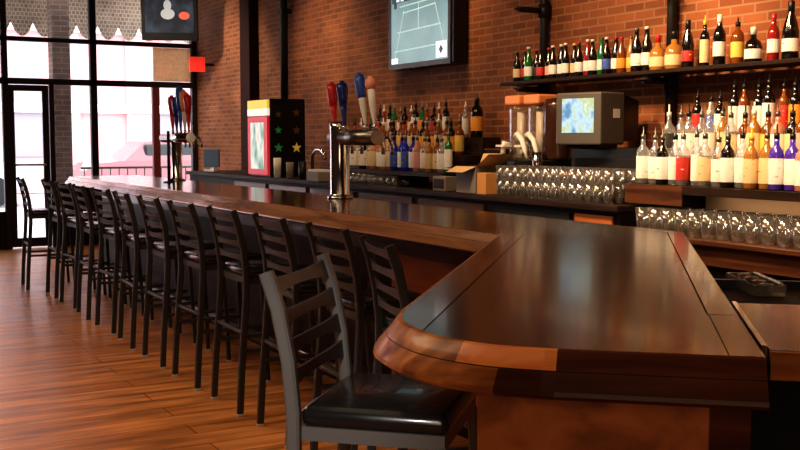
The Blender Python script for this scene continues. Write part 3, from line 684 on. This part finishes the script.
def emis_noise(name, stops, scale, strength, vec=(1, 1, 1)):
    m, nt, bb = new_mat(name); L = nt.links
    tc = nt.nodes.new('ShaderNodeTexCoord'); mp = nt.nodes.new('ShaderNodeMapping'); mp.inputs['Scale'].default_value = vec
    n = nt.nodes.new('ShaderNodeTexNoise'); n.inputs['Scale'].default_value = scale; n.inputs['Detail'].default_value = 2
    r = ramp(nt, stops); L.new(tc.outputs['Object'], mp.inputs[0]); L.new(mp.outputs[0], n.inputs['Vector']); L.new(n.outputs['Fac'], r.inputs['Fac'])
    L.new(r.outputs['Color'], bb.inputs['Emission Color']); bb.inputs['Emission Strength'].default_value = strength
    bb.inputs['Base Color'].default_value = (.02, .02, .02, 1); bb.inputs['Roughness'].default_value = .2
    return m
sc_ = obj('screen', (lambda b: (box(b, -.164, -.161, -.14, .14, .10, .33), b)[-1])(new_bm()), emis_noise('register_display', [(.35, (.15, .35, .55)), (.5, (.65, .85, .95)), (.62, (.6, .7, .3)), (.7, (.9, .95, 1))], 9, .9), rg)
obj('sticker', (lambda b: (box(b, -.02, .06, -.203, -.201, .20, .26), b)[-1])(new_bm()), M['paper'], rg)
# small jar of utensils by the stand
jr = thing('steel_cup', 'small steel cup on the pint glasses in front of the register stand', 'cup', (4.22, 5.62, 1.279))
obj('cup_body', (lambda b: (lathe(b, [(.028, 0), (.034, .09), (.031, .09), (.026, .006)], 14, caps=False), b)[-1])(new_bm()), M['chrome'], jr)

# cardboard boxes
def open_box(name, label, loc, rz, dims, m, flaps=True):
    t = thing(name, label, 'box', loc, rz); x, y, z = dims
    b = new_bm(); th = .006
    box(b, -x, x, -y, y, 0, th); box(b, -x, x, -y, -y+th, th, z); box(b, -x, x, y-th, y, th, z); box(b, -x, -x+th, -y+th, y-th, th, z); box(b, x-th, x, -y+th, y-th, th, z)
    obj('box_body', b, m, t)
    if flaps:
        b = new_bm()
        for q in ([(-x, -y, z), (-x, y, z), (-x-.10, y-.02, z-.04), (-x-.10, -y+.02, z-.04)], [(x, -y, z), (x, y, z), (x+.04, y, z+.09), (x+.04, -y, z+.09)], [(-x, -y, z), (x, -y, z), (x, -y-.16, z+.09), (-x, -y-.16, z+.09)], [(-x, y, z), (x, y, z), (x, y+.20, z-.02), (-x, y+.20, z-.02)]):
            b.faces.new([b.verts.new(c) for c in q])
        fl = obj('flap', b, M['cardboard'], t)
    return t
open_box('cardboard_box', 'grey-sided cardboard box with open tan flaps on the back counter', (4.25, 6.37, 1.0705), 0, (.10, .13, .19), M['greybox'])
b = new_bm(); box(b, 4.12, 4.22, 6.07, 6.18, 1.0705, 1.22, bev=.003); o = obj('carton', b, M['cardboard2']); tag(o, 'small orange-brown carton between the open box and drink machine', 'carton')
nh = thing('napkin_holder', 'grey metal napkin holder with a dark front, left of the open box', 'napkin holder', (4.15, 6.66, 1.0705))
obj('holder_frame', (lambda b: (box(b, -.05, .05, -.09, .09, 0, .11, bev=.006), b)[-1])(new_bm()), M['greybox'], nh)
obj('front_plate', (lambda b: (box(b, -.054, -.05, -.07, .07, .02, .09), b)[-1])(new_bm()), M['dark_wood'], nh)

# ------------------------------------------------------------------ fridge
fz = thing('display_cooler', 'countertop beer cooler with red-framed lit front and stars on its black side', 'cooler', (4.30, 10.26, 1.0705))
y0c, y1c = -.28, .28
obj('cabinet', (lambda b: (box(b, -.17, .22, y0c, y1c, 0, .80, bev=.008), b)[-1])(new_bm()), M['black'], fz)
dr_ = obj('door', (lambda b: (box(b, -.20, -.171, y0c+.01, y1c-.01, .02, .62, bev=.004), b)[-1])(new_bm()), mat('red_lit_door', (.6, .03, .04), .3, emit=(.9, .03, .05), es=.35), fz)
obj('glass_pane', (lambda b: (box(b, -.204, -.201, y0c+.10, y1c-.10, .08, .56), b)[-1])(new_bm()), emis_noise('cooler_contents', [(.35, (.12, .35, .25)), (.5, (.8, .85, .75)), (.65, (.9, .5, .35))], 6, .8, (1, 1, .5)), dr_)
obj('white_band', (lambda b: (box(b, -.20, -.171, y0c+.01, y1c-.01, .63, .70), b)[-1])(new_bm()), mat('lit_white_band', (.9, .8, .7), .4, emit=(1, .85, .7), es=.7), fz)
obj('yellow_header', (lambda b: (box(b, -.20, -.171, y0c+.01, y1c-.01, .70, .79, bev=.004), b)[-1])(new_bm()), mat('lit_yellow_header', (.9, .6, .08), .4, emit=(1, .6, .08), es=.6), fz)
def star(x, z, r, m):
    b = new_bm(); n = [b.verts.new((x+(r if k % 2 == 0 else r*.42)*math.sin(PI*k/5), y0c-.002, z+(r if k % 2 == 0 else r*.42)*math.cos(PI*k/5))) for k in range(10)]
    b.faces.new(n); obj('star_decal', b, m, fz)
ys_ = mat('star_yellow', (.8, .55, .1), .5, emit=(.8, .5, .08), es=.25); gs_ = mat('star_green', (.05, .35, .12), .5, emit=(.05, .4, .12), es=.12); ds_ = mat('star_dim', (.30, .16, .06), .6)
star(.12, .30, .058, ys_); star(.12, .48, .05, ds_); star(.12, .66, .05, ds_); star(-.08, .30, .055, gs_); star(-.08, .48, .045, gs_); star(-.08, .64, .04, ds_)

# items beyond, on the back counter between cooler and tap tower
def misc_glass(y, x, h, m, label):
    b = new_bm(); lathe(b, [(.03, 0), (.036, .005), (.04, h), (.037, h), (.03, .01)], 14, caps=False); o = obj('plastic_jar', b, m, loc=(x, y, 1.0705)); tag(o, label, 'jar'); return o
misc_glass(9.85, 4.15, .2, M['paper'], 'tall white plastic jar just below the starred cooler side')
misc_glass(9.65, 4.2, .16, M['greybox'], 'dull grey jar on the back counter right of the cooler')
misc_glass(9.35, 4.2, .17, M['black'], 'black jar on the back counter between cooler and tap tower')
gs = thing('gooseneck_faucet', 'chrome gooseneck faucet on the back counter left of the tap tower', 'faucet', (4.25, 9.10, 1.0705))
obj('spout', (lambda b: (tube(b, [(0, .12, 0), (0, .12, .22), (0, .09, .27), (0, .03, .29), (0, -.06, .29), (0, -.13, .26), (0, -.15, .2)], .018, 8), b)[-1])(new_bm()), M['chrome'], gs)
obj('base', (lambda b: (lathe(b, [(.04, .001), (.035, .02), (.025, .03)], 12, c=(0, .12, 0)), b)[-1])(new_bm()), M['chrome'], gs)
b = new_bm(); box(b, 4.16, 4.34, 8.98+.0, 9.02+.0, 1.0705, 1.0706+.001); b.free()
pb = thing('paper_tray', 'pale paper tray on the back counter beside the gooseneck faucet', 'tray', (4.12, 8.80, 1.0705))
obj('tray_body', (lambda b: (box(b, -.07, .07, -.13, .13, 0, .09, bev=.006), b)[-1])(new_bm()), M['greybox'], pb)
obj('paper_stack', (lambda b: (box(b, -.06, .06, -.11, .11, .0905, .11), b)[-1])(new_bm()), M['paper'], pb)
# small monitor near the window end
sm = thing('small_terminal', 'small blue-grey terminal on a stand before the bright brick', 'terminal', (4.33, 12.3, 1.0705), math.radians(30))
obj('stand', (lambda b: (box(b, -.07, .07, -.08, .08, 0, .02), box(b, -.015, .015, -.03, .03, .02, .12), b)[-1])(new_bm()), M['white'], sm)
obj('screen', (lambda b: (box(b, -.03, 0, -.12, .12, .05, .27, bev=.006), b)[-1])(new_bm()), mat('terminal_screen', (.05, .06, .08), .4, emit=(.12, .16, .22), es=.12), sm)

# ------------------------------------------------------------------ tap towers
def handle(par, pos, top, mats, sp=.45, r=.024):
    """tapered tap handle from pos to top; lower part + upper part"""
    p0 = Vector(pos); d = Vector(top)-p0; L_ = d.length
    q = Vector((0, 0, 1)).rotation_difference(d.normalized()).to_matrix().to_4x4(); mt = Matrix.Translation(p0) @ q
    b = new_bm(); lathe(b, [(.008, 0), (.010, .03*L_), (.012, .1*L_), (r*.7, .3*L_), (r*.8, .45*L_)] + ([(r*.85, sp*L_)] if sp > .45 else []), 12, mtx=mt); h = obj('tap_handle', b, mats[0], par)
    b = new_bm(); lathe(b, [(r*.8, sp*L_), (r*1.05, max(.6, sp+.03)*L_), (r*1.3, .82*L_), (r*1.1, .93*L_), (r*.5, .96*L_), (r*.55, .985*L_), (r*.2, L_)], 12, mtx=mt); obj('handle_head', b, mats[1], h)
tw = thing('tap_tower', 'chrome beer tap tower with red, blue and white handles near the bar bend', 'tap tower', (3.03, 6.15, BT))
obj('column', (lambda b: (lathe(b, [(.085, 0), (.085, .012), (.07, .02), (.064, .03), (.064, .44), (.066, .45), (.066, .49), (.03, .5)], 20), b)[-1])(new_bm()), M['chrome'], tw)
obj('barrel', (lambda b: (tube(b, [(0, .10, .395), (0, -.52, .395)], .048, 16), b)[-1])(new_bm()), M['steel'], tw)
for y in (.07, -.07, -.36, -.48):
    b = new_bm(); tube(b, [(.04, y, .395), (.10, y, .395), (.125, y, .34), (.125, y, .29)], .012, 8); tube(b, [(0, y, .44), (0, y, .475)], .016, 8); obj('faucet', b, M['chrome'], tw)
handle(tw, (0, .07, .475), (0, .12, .76), (M['red'], M['red']), r=.03)
handle(tw, (0, -.07, .475), (0, -.03, .76), (M['navy'], M['navy']), r=.03)
handle(tw, (0, -.36, .475), (0, -.27, .80), (M['white'], M['blue']), r=.028, sp=.5)
handle(tw, (0, -.48, .475), (0, -.42, .77), (M['white'], mat('salmon_paint', (.75, .32, .22), .4)), r=.028, sp=.72)
tw2 = thing('tap_tower', 'pale T-shaped beer tap tower with a cluster of coloured handles near the windows', 'tap tower', (3.03, 9.6, BT))
obj('column', (lambda b: (lathe(b, [(.08, 0), (.08, .012), (.055, .02), (.05, .03), (.05, .36)], 18), b)[-1])(new_bm()), M['chrome'], tw2)
obj('barrel', (lambda b: (tube(b, [(0, .40, .40), (0, -.42, .40)], .045, 14), b)[-1])(new_bm()), M['chrome'], tw2)
for y, h_, m1, m2 in ((.10, .36, 'red', 'red'), (-.02, .34, 'navy', 'navy'), (-.14, .44, 'blue', 'blue'), (-.26, .40, 'white', 'orange'), (-.37, .36, 'red', 'red')):
    b = new_bm(); tube(b, [(.04, y, .40), (.10, y, .40), (.12, y, .35), (.12, y, .31)], .011, 8); tube(b, [(0, y, .44), (0, y, .47)], .014, 8); obj('faucet', b, M['chrome'], tw2)
    handle(tw2, (0, y, .47), (0, y+.03, .44+h_), (M[m1], M[m2]), r=.03)
pole = thing('straw_pole', 'thin dark metal rod standing beside the far tap tower', 'rod', (2.83, 9.2, BT))
obj('rod', (lambda b: (tube(b, [(0, 0, .01), (0, 0, .46)], .014, 8), b)[-1])(new_bm()), M['pipe'], pole)
obj('base', (lambda b: (lathe(b, [(.05, 0), (.05, .01), (.02, .014)], 12), b)[-1])(new_bm()), M['pipe'], pole)

# ------------------------------------------------------------------ televisions, exit sign, conduit
tv = thing('wall_television', 'flat television on the brick wall showing a teal tennis court', 'television', (4.80, 8.06, 2.1))
obj('housing', (lambda b: (box(b, 0, .13, -.50, .62, 0, .70, bev=.012), b)[-1])(new_bm()), M['black'], tv)
obj('bezel', (lambda b: (box(b, -.012, 0, -.46, .62, 0, .045), box(b, -.012, 0, -.46, .62, .66, .70), box(b, -.012, 0, -.46, -.42, .045, .66), box(b, -.012, 0, .58, .62, .045, .66), b)[-1])(new_bm()), mat('tv_bezel', (.035, .02, .015), .4), tv)
sc_ = obj('screen', (lambda b: (box(b, -.006, -.001, -.42, .58, .045, .66), b)[-1])(new_bm()), emis_noise('tv_picture', [(.35, (.14, .26, .26)), (.65, (.20, .34, .34))], 3, .85), tv)
mline = mat('tv_line', (.2, .3, .3), .4, emit=(.45, .62, .60), es=.8); mwhite = mat('tv_white', (.5, .5, .5), .4, emit=(.9, .95, .95), es=.9); mdk = mat('tv_dark', (.02, .05, .06), .4, emit=(.03, .07, .09), es=.5)
def quad(name, pts, m, par, x):
    b = new_bm(); b.faces.new([b.verts.new((x, y, z)) for y, z in pts]); return obj(name, b, m, par)
def ln(y0, z0, y1, z1, w, x=-.0075):
    d = Vector((y1-y0, z1-z0)).normalized(); n = Vector((-d.y, d.x))*w/2
    return [(y0+n.x, z0+n.y), (y1+n.x, z1+n.y), (y1-n.x, z1-n.y), (y0-n.x, z0-n.y)]
for q in ((.52, .16, -.38, .18), (.36, .50, -.20, .53), (.46, .33, -.30, .35), (.50, .10, .34, .52), (-.38, .12, -.20, .54), (.08, .34, .08, .57), (.42, .56, -.26, .58)):
    quad('court_line', ln(*q, .012), mline, sc_, -.0075)
quad('crowd_band', [(.56, .60), (-.41, .61), (-.41, .655), (.56, .655)], mdk, sc_, -.0072)
for y in (.48, .40, .22, .12, .02, -.10, -.2, -.33): quad('crowd_figure', [(y, .61), (y-.06, .61), (y-.05, .65), (y-.01, .65)], mwhite, sc_, -.0078)
for y in (.52, -.30): quad('line_judge', [(y, .55), (y-.05, .55), (y-.05, .60), (y, .60)], mdk, sc_, -.0079)
quad('score_box', [(-.22, .06), (-.40, .06), (-.40, .20), (-.22, .20)], mwhite, sc_, -.0079)
quad('logo_mark', [(-.30, .09), (-.34, .13), (-.30, .17), (-.27, .13)], mdk, sc_, -.0084)
quad('white_corner', [(.57, .05), (.45, .05), (.45, .10), (.57, .10)], mwhite, sc_, -.0079)

tv2 = thing('hanging_television', 'black television hung high beside the window, showing a figure', 'television', (4.20, 13.5, 2.74), math.radians(58))
tv2.rotation_euler = (0, math.radians(-8), math.radians(66))
obj('housing', (lambda b: (box(b, 0, .09, -.36, .36, 0, .62, bev=.01), b)[-1])(new_bm()), M['black'], tv2)
s2 = obj('screen', (lambda b: (box(b, -.006, 0, -.31, .31, .10, .56), b)[-1])(new_bm()), emis_noise('tv_dim_picture', [(.4, (.015, .02, .03)), (.7, (.06, .08, .11))], 5, .8), tv2)
def blob(name, cy, cz, ry, rz_, m, x): quad(name, [(cy+ry*math.cos(2*PI*k/16), cz+rz_*math.sin(2*PI*k/16)) for k in range(16)], m, s2, x)
mface = mat('tv_grey_figure', (.2, .2, .2), .5, emit=(.35, .36, .36), es=.8); mred = mat('tv_red_shape', (.4, .05, .03), .5, emit=(.7, .10, .05), es=.8)
blob('picture_figure', .02, .45, .05, .07, mface, -.008); blob('picture_figure', .02, .34, .09, .07, mface, -.0075); blob('picture_shape', -.19, .32, .07, .05, mred, -.0085)
bm = new_bm(); tube(bm, [(.09, 0, .4), (.16, 0, .4)], .02, 8); tube(bm, [(.16, 0, .4), (.25, 0, 1.25)], .02, 8); obj('mount_arm', bm, M['pipe'], tv2)

ex = thing('exit_sign', 'small red square sign sticking out from the brick beside the window', 'sign', (4.73, 13.95, 2.38))
obj('sign_panel', (lambda b: (box(b, -.13, .09, -.02, .02, 0, .20, bev=.006), b)[-1])(new_bm()), mat('lit_red_sign', (.7, .03, .02), .4, emit=(1, .05, .03), es=.6), ex)
obj('bracket', (lambda b: (tube(b, [(.09, 0, .1), (.21, 0, .1)], .02, 8), b)[-1])(new_bm()), M['pipe'], ex)
cdt = thing('iron_conduit', 'black vertical pipe on the brick wall above the cooler', 'pipe', (4.88, 11.35, 0))
obj('pipe_run', (lambda b: (tube(b, [(0, 0, 1.9), (0, 0, CH)], .045, 12), b)[-1])(new_bm()), M['pipe'], cdt)
obj('clamp', (lambda b: (box(b, -.05, .07, -.06, .06, 2.9, 2.95), b)[-1])(new_bm()), M['pipe'], cdt)

# ------------------------------------------------------------------ lights
def spot(loc, target, e, col, ang=70, blend=.8, r=.18):
    L = bpy.data.lights.new('spot_and_fill', 'SPOT'); L.energy = e; L.color = col; L.spot_size = math.radians(ang); L.spot_blend = blend; L.shadow_soft_size = r
    o = bpy.data.objects.new('spot_and_fill', L); COL.objects.link(o); o.location = loc
    o.rotation_euler = (Vector(target)-Vector(loc)).to_track_quat('-Z', 'Y').to_euler(); return o
warm = (1, .66, .37)
for y in (2.6, 4.0, 5.3): spot((2.5, y, 3.35), (4.8, y, 1.5), 350, warm, 72)
spot((3.7, 7.6, 3.7), (4.8, 7.8, 1.2), 120, warm, 85)
spot((3.7, 10.2, 3.7), (4.9, 10.4, 1.6), 130, warm, 85)
area('ceiling_glow', (1.0, 3.0, 3.8), (0, 0, 0), 3, 5, 16, (1, .72, .48))
spot((-.9, .2, 2.3), (1.05, 2.35, .85), 260, (1, .92, .85), 17)  # added light to brighten the near stool's posts, no fixture there
area('room_glow', (-1.2, -1.6, 2.0), (math.radians(78), 0, math.radians(-38)), 1.6, 1.4, 22, (1, .70, .45))  # added fill from the camera side, brightens the bar's near end panel
area('floor_glow', (0, 5.5, 3.8), (0, 0, 0), 1.5, 5, 105, (1, .72, .46))  # added overhead fill, brightens the floor and customer side
spot((2.6, 12.4, 3.5), (4.95, 13.3, 1.7), 300, (1, .84, .66), 75)  # added light on the brick, standing in for daylight from the window
w = bpy.data.worlds.new('sky'); S.world = w; w.use_nodes = True
bg = w.node_tree.nodes['Background']; bg.inputs['Color'].default_value = (.90, .95, 1, 1); bg.inputs['Strength'].default_value = 5.5

# ------------------------------------------------------------------ camera
cam = bpy.data.cameras.new('camera'); co = bpy.data.objects.new('camera', cam); COL.objects.link(co)
cam.sensor_width = 36; cam.lens = 36*1050/800; cam.clip_start = .05
yaw = math.radians(29.5); pitch = math.atan(85/1050)
co.location = (0, 0, 1.45); co.rotation_euler = (PI/2-pitch, 0, -yaw)
S.camera = co
S.view_settings.view_transform = 'Standard'
S.view_settings.exposure = 0
try: S.view_settings.look = 'Medium High Contrast'
except Exception: pass
